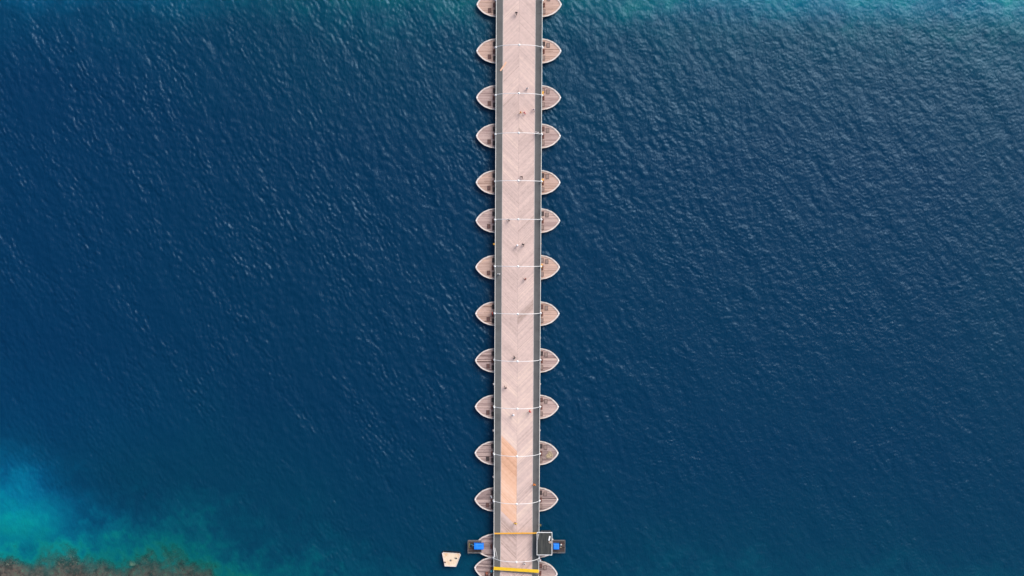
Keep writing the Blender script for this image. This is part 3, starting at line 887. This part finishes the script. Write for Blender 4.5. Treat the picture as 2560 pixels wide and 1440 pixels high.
# ---------------------------------------------------------------- moored raft
RH = 1.4
rp = [P(x, y, RH) for x, y in ((1105.5, 1383.5), (1108, 1381), (1149, 1383.5), (1151.5, 1387.5), (1140, 1416.5), (1112, 1415.5))]
rc = sum(rp, Vector()) / len(rp)
rl = [(p.x - rc.x, p.y - rc.y) for p in rp][::-1]
raft = empty('moored_raft', (rc.x, rc.y, 0), 0, label='cream topped tapered raft floating alone left of the bridge', cat='raft')
def sc(l, k): return [(x * k, y * k) for x, y in l]
MB().loft([[(x, y, -.35) for x, y in sc(rl, 1.01)], [(x, y, RH - .08) for x, y in sc(rl, 1.01)]]).build('hull', M['black'], raft)
MB().loft([[(x, y, RH - .08) for x, y in sc(rl, 1.02)], [(x, y, RH + .02) for x, y in sc(rl, 1.02)], [(x, y, RH + .02) for x, y in sc(rl, .92)], [(x, y, RH - .02) for x, y in sc(rl, .91)]], close=False).build('rim', M['gunwale'], raft)
MB().prism(sc(rl, .91), RH - .078, RH - .02).build('top', M['raft'], raft)
p = P(1126.5, 1401, RH) - rc
MB().lathe((p.x, p.y, RH - .02), [(.22, 0), (.22, .04), (.16, .08), (.12, .08), (.12, .03)], 16).build('drain_cover', M['galv'], raft, True)
for (x, y, rr) in ((1112, 1405, 0), (1140, 1395, .6)):
    p = P(x, y, RH) - rc
    mb = MB().tube([(p.x - .3, p.y + .1, RH + .16), (p.x, p.y, RH + .2), (p.x + .3, p.y - .1 - rr * .1, RH + .16)], [.05, .08, .05], 8)
    mb.lathe((p.x - .08, p.y, RH - .02), [(.09, 0), (.06, .2)], 8).lathe((p.x + .1, p.y, RH - .02), [(.09, 0), (.06, .2)], 8)
    mb.build('mooring_cleat', painted('dark_red_cleat', (.07, .015, .015, 1), .6) if rr == 0 else M['black'], raft, True)

# ---------------------------------------------------------------- people
def skinned(verts, edges, radii, name, sub=1, extra=None):
    me = bpy.data.meshes.new(name); me.from_pydata(verts, edges, [])
    o = bpy.data.objects.new('skin_source', me); COL.objects.link(o)
    sk = o.modifiers.new('skin', 'SKIN')
    me.skin_vertices.new() if not me.skin_vertices else None
    for i, r in enumerate(radii):
        rr = r if isinstance(r, tuple) else (r, r)
        me.skin_vertices[0].data[i].radius = rr
    me.skin_vertices[0].data[0].use_root = True
    sk.use_smooth_shade = True
    ss = o.modifiers.new('sub', 'SUBSURF'); ss.levels = sub; ss.render_levels = sub
    dg = bpy.context.evaluated_depsgraph_get(); dg.update()
    out = bpy.data.meshes.new_from_object(o.evaluated_get(dg)); out.name = name
    bpy.data.objects.remove(o); bpy.data.meshes.remove(me)
    return out

def pose(kind):
    """joint positions, y forward; kinds: stand, stride, stride2"""
    st = {'stand': (0, .02, 0), 'stride': (.30, -.28, 1), 'stride2': (-.26, .30, -1), 'akimbo': (.08, -.06, 0)}[kind]
    J = {}
    J['pel'] = (0, 0, .94); J['waist'] = (0, .01, 1.10); J['chest'] = (0, .0, 1.30); J['neckb'] = (0, 0, 1.46)
    J['neck'] = (0, .01, 1.53); J['head'] = (0, .03, 1.63); J['crown'] = (0, .025, 1.72)
    for s, n, f in ((-1, 'l', st[0]), (1, 'r', st[1])):
        J['hip' + n] = (s * .095, 0, .90)
        J['knee' + n] = (s * .10, f * .55 + .05, .49)
        J['ank' + n] = (s * .10, f - .02, .09 + (.06 if f < -.1 else 0))
        J['toe' + n] = (s * .12, f + .17, .035)
    for s, n, f in ((-1, 'l', -st[0] * .7), (1, 'r', -st[1] * .7)):
        J['sh' + n] = (s * .185, 0, 1.42)
        J['el' + n] = (s * .235, f * .4 - .02, 1.15)
        J['wr' + n] = (s * .245, f + .06, .91 + abs(f) * .12)
        J['pa' + n] = (s * .245, f + .09, .84 + abs(f) * .12)
        if kind == 'akimbo':                    # hands on the hips, elbows out
            J['el' + n] = (s * .42, -.05, 1.20); J['wr' + n] = (s * .235, .10, 1.03); J['pa' + n] = (s * .19, .135, .97)
    return J

def body_mesh(kind):
    J = pose(kind); names = []; V = []; E = []; Rr = []
    def add(n, p, r, par=None):
        names.append(n); V.append(p); Rr.append(r)
        if par is not None: E.append((names.index(par), len(V) - 1))
    add('pel', J['pel'], (.145, .105)); add('waist', J['waist'], (.125, .09), 'pel'); add('chest', J['chest'], (.155, .105), 'waist')
    add('neckb', J['neckb'], .07, 'chest'); add('neck', J['neck'], .052, 'neckb'); add('head', J['head'], (.078, .092), 'neck'); add('crown', J['crown'], (.062, .075), 'head')
    for n in 'lr':
        add('hip' + n, J['hip' + n], .088, 'pel'); add('knee' + n, J['knee' + n], .056, 'hip' + n)
        add('ank' + n, J['ank' + n], .038, 'knee' + n); add('toe' + n, J['toe' + n], .034, 'ank' + n)
        add('sh' + n, J['sh' + n], .056, 'chest'); add('el' + n, J['el' + n], .040, 'sh' + n); add('wr' + n, J['wr' + n], .026, 'el' + n)
        add('pa' + n, J['pa' + n], (.034, .018), 'wr' + n)
        p = J['pa' + n]; s = -1 if n == 'l' else 1
        for i, (dy, ln) in enumerate(((-.027, .062), (-.009, .075), (.009, .080), (.027, .070))):
            a = (p[0] - s * .004, p[1] + dy, p[2] - .045); b = (p[0] - s * .016, p[1] + dy * 1.1 + .006, p[2] - .045 - ln)
            add('f%d%s' % (i, n), a, .009, 'pa' + n); add('g%d%s' % (i, n), b, .007, 'f%d%s' % (i, n))
        add('t0' + n, (p[0] - s * .012, p[1] + .045, p[2] + .005), .010, 'wr' + n); add('t1' + n, (p[0] - s * .02, p[1] + .06, p[2] - .04), .008, 't0' + n)
    me = skinned(V, E, Rr, 'body_' + kind)
    bm = bmesh.new(); bm.from_mesh(me)
    def blob(c, r, sc_):
        ret = bmesh.ops.create_uvsphere(bm, u_segments=8, v_segments=6, radius=r)
        for v in ret['verts']: v.co = Vector((v.co.x * sc_[0] + c[0], v.co.y * sc_[1] + c[1], v.co.z * sc_[2] + c[2]))
    h = J['head']
    blob((0, h[1] + .088, h[2] - .012), .014, (1, 1.3, 1.6))                    # nose
    for s in (-1, 1): blob((s * .078, h[1], h[2] - .01), .022, (.5, .8, 1.3))   # ears
    blob((0, h[1] + .08, h[2] - .055), .016, (1.4, .5, .4))                     # mouth
    bm.to_mesh(me); bm.free(); me.shade_smooth()
    return me
def shirt_mesh(kind):
    J = pose(kind)
    V = [J['pel'], J['waist'], J['chest'], J['neckb']]; E = [(0, 1), (1, 2), (2, 3)]; Rr = [(.162, .122), (.145, .108), (.178, .122), .082]
    for n in 'lr':
        i = len(V); m = tuple((a * .4 + b * .6) for a, b in zip(J['sh' + n], J['el' + n]))
        V += [J['sh' + n], m]; E += [(2, i), (i, i + 1)]; Rr += [.074, .064]
    me = skinned(V, E, Rr, 'shirt_' + kind); return me
def trouser_mesh(kind):
    J = pose(kind)
    V = [(0, 0, .97), J['pel']]; E = [(0, 1)]; Rr = [(.150, .112), (.158, .118)]
    for n in 'lr':
        i = len(V); m = tuple(a * .25 + b * .75 for a, b in zip(J['knee' + n], J['ank' + n]))
        V += [J['hip' + n], J['knee' + n], m]; E += [(1, i), (i, i + 1), (i + 1, i + 2)]; Rr += [.105, .076, .062]
    return skinned(V, E, Rr, 'trousers_' + kind)
def hair_mesh():
    mb = MB(); mb.lathe((0, .012, 1.63), [(.088, -.05), (.098, .02), (.088, .08), (.05, .12), (.01, .135)], 14)
    me = mb.mesh('hair'); me.shade_smooth(); return me
def hat_mesh():
    mb = MB(); mb.lathe((0, .03, 1.70), [(.20, 0), (.20, .012), (.10, .03), (.095, .09), (.05, .115), (.01, .12)], 18)
    me = mb.mesh('hat'); me.shade_smooth(); return me
POSES = {}
for k in ('stand', 'stride', 'stride2', 'akimbo'):
    POSES[k] = (body_mesh(k), shirt_mesh(k), trouser_mesh(k))
HAIR, HAT = hair_mesh(), hat_mesh()
SK = [painted('skin_brown', (.20, .10, .065, 1), .6, .05, 4), painted('skin_tan', (.42, .25, .18, 1), .6, .05, 4), painted('skin_pale', (.60, .40, .32, 1), .6, .05, 4)]
CL = {}
def cloth(c):
    if c not in CL:
        v = {'white': (.80, .79, .80, 1), 'black': (.012, .012, .014, 1), 'dark grey': (.05, .05, .055, 1), 'orange': (.85, .24, .02, 1), 'pink': (.75, .22, .28, 1),
             'red': (.62, .02, .02, 1), 'brown': (.13, .06, .04, 1), 'yellow': (.80, .50, .04, 1), 'blue': (.05, .09, .20, 1), 'cream': (.70, .58, .50, 1), 'lilac': (.62, .50, .56, 1), 'rust red': (.38, .06, .03, 1)}[c]
        CL[c] = painted('cloth_' + c.replace(' ', '_'), v, .85, .08, 5)
    return CL[c]
people = [ # x, y, heading, pose, skin, shirt, trousers, head, label
    (1291, 32, 160, 'stride', 0, 'dark grey', 'black', 'hair', 'person in dark clothes walking near the top edge of the deck'),
    (1318, 221, 10, 'stand', 1, 'white', 'dark grey', 'hair', 'person in a white top standing just above the third lamp arch'),
    (1301.5, 281, 95, 'stride', 1, 'orange', 'yellow', 'hair', 'person in orange beside the one in pink'),
    (1311.5, 282, 85, 'stride2', 2, 'pink', 'red', 'hair', 'person in pink and red beside the one in orange'),
    (1334, 274, 200, 'stride', 2, 'lilac', 'cream', 'hair', 'person in pale lilac at the inner edge of the right strip'),
    (1342.5, 331, 170, 'akimbo', 2, 'white', 'white', 'hair', 'person in white on the right strip under the fourth arch'),
    (1304, 442, 200, 'stride', 0, 'brown', 'black', 'hair', 'dark clothed person striding just above the fifth lamp arch'),
    (1272, 550, 100, 'stride2', 0, 'brown', 'dark grey', 'hair', 'brown clothed person just below a lamp arch, left of centre'),
    (1293.5, 613, 175, 'stand', 2, 'cream', 'cream', 'hat', 'person in cream with a pale hat beside one in black, mid deck'),
    (1308, 611, 185, 'stride', 0, 'black', 'dark grey', 'hair', 'person in black right of the one with the pale hat'),
    (1247, 685, 180, 'akimbo', 0, 'white', 'white', 'hair', 'person in white on the left grey strip'),
    (1313, 698, 60, 'stride', 1, 'rust red', 'brown', 'hair', 'person in rust red right of centre, below the middle arch'),
    (1286, 895, 30, 'stride2', 0, 'dark grey', 'black', 'hair', 'dark grey clothed person just above where the paler planks begin'),
    (1264, 970, 20, 'stride', 0, 'black', 'brown', 'hair', 'person in black alone on the pale planks left of centre'),
    (1283.5, 1037, 0, 'akimbo', 2, 'white', 'white', 'hat', 'person in white with a white hat on the pale planks'),
    (1325, 1029, 150, 'stride', 1, 'red', 'red', 'hair', 'person in bright red near the right edge of the pale planks'),
    (1336, 1212, 5, 'akimbo', 0, 'orange', 'orange', 'hair', 'person in bright orange on the right grey strip'),
    (1289, 1308.5, 180, 'akimbo', 0, 'yellow', 'black', 'hair', 'person in yellow at the lower tip of the orange planks'),
    (1311.5, 1409, 0, 'stride', 0, 'white', 'black', 'hair', 'person in white between the last arch and the thick yellow barrier'),
]
def place(px, py, hd, ps, sk, shirt, trous, head, label, z=DZ + .014):
    c = P(px, py, z + 1.1)
    t = empty('person', (c.x, c.y, z), R(hd), label=label, cat='person')
    sc_ = random.uniform(1.02, 1.12); t.scale = (sc_, sc_, sc_)
    b, s, tr = POSES[ps]
    bo = link('body', b, t)
    for nm, me, mt in (('shirt', s, cloth(shirt)), ('trousers', tr, cloth(trous))):
        if not me.materials: me.materials.append(None)
        o = link(nm, me, t); o.material_slots[0].link = 'OBJECT'; o.material_slots[0].material = mt
    if not b.materials: b.materials.append(None)
    bo.material_slots[0].link = 'OBJECT'; bo.material_slots[0].material = SK[sk]
    me = HAIR if head == 'hair' else HAT
    if not me.materials: me.materials.append(None)
    o = link(head, me, t); o.material_slots[0].link = 'OBJECT'; o.material_slots[0].material = cloth('black' if (head == 'hair' and sk < 2) else ('brown' if head == 'hair' else 'white'))
    return t
for a in people: place(*a)
place(1230.5, 783.5, 90, 'stand', 2, 'red', 'pink', 'hair', 'person in red and pink standing on the left end of a pontoon', BZ + .06)
place(1350.2, 1399, 180, 'stand', 2, 'pink', 'rust red', 'hat', 'person in pink with a white hat outside the right rail below the cabin', BZ + .03)
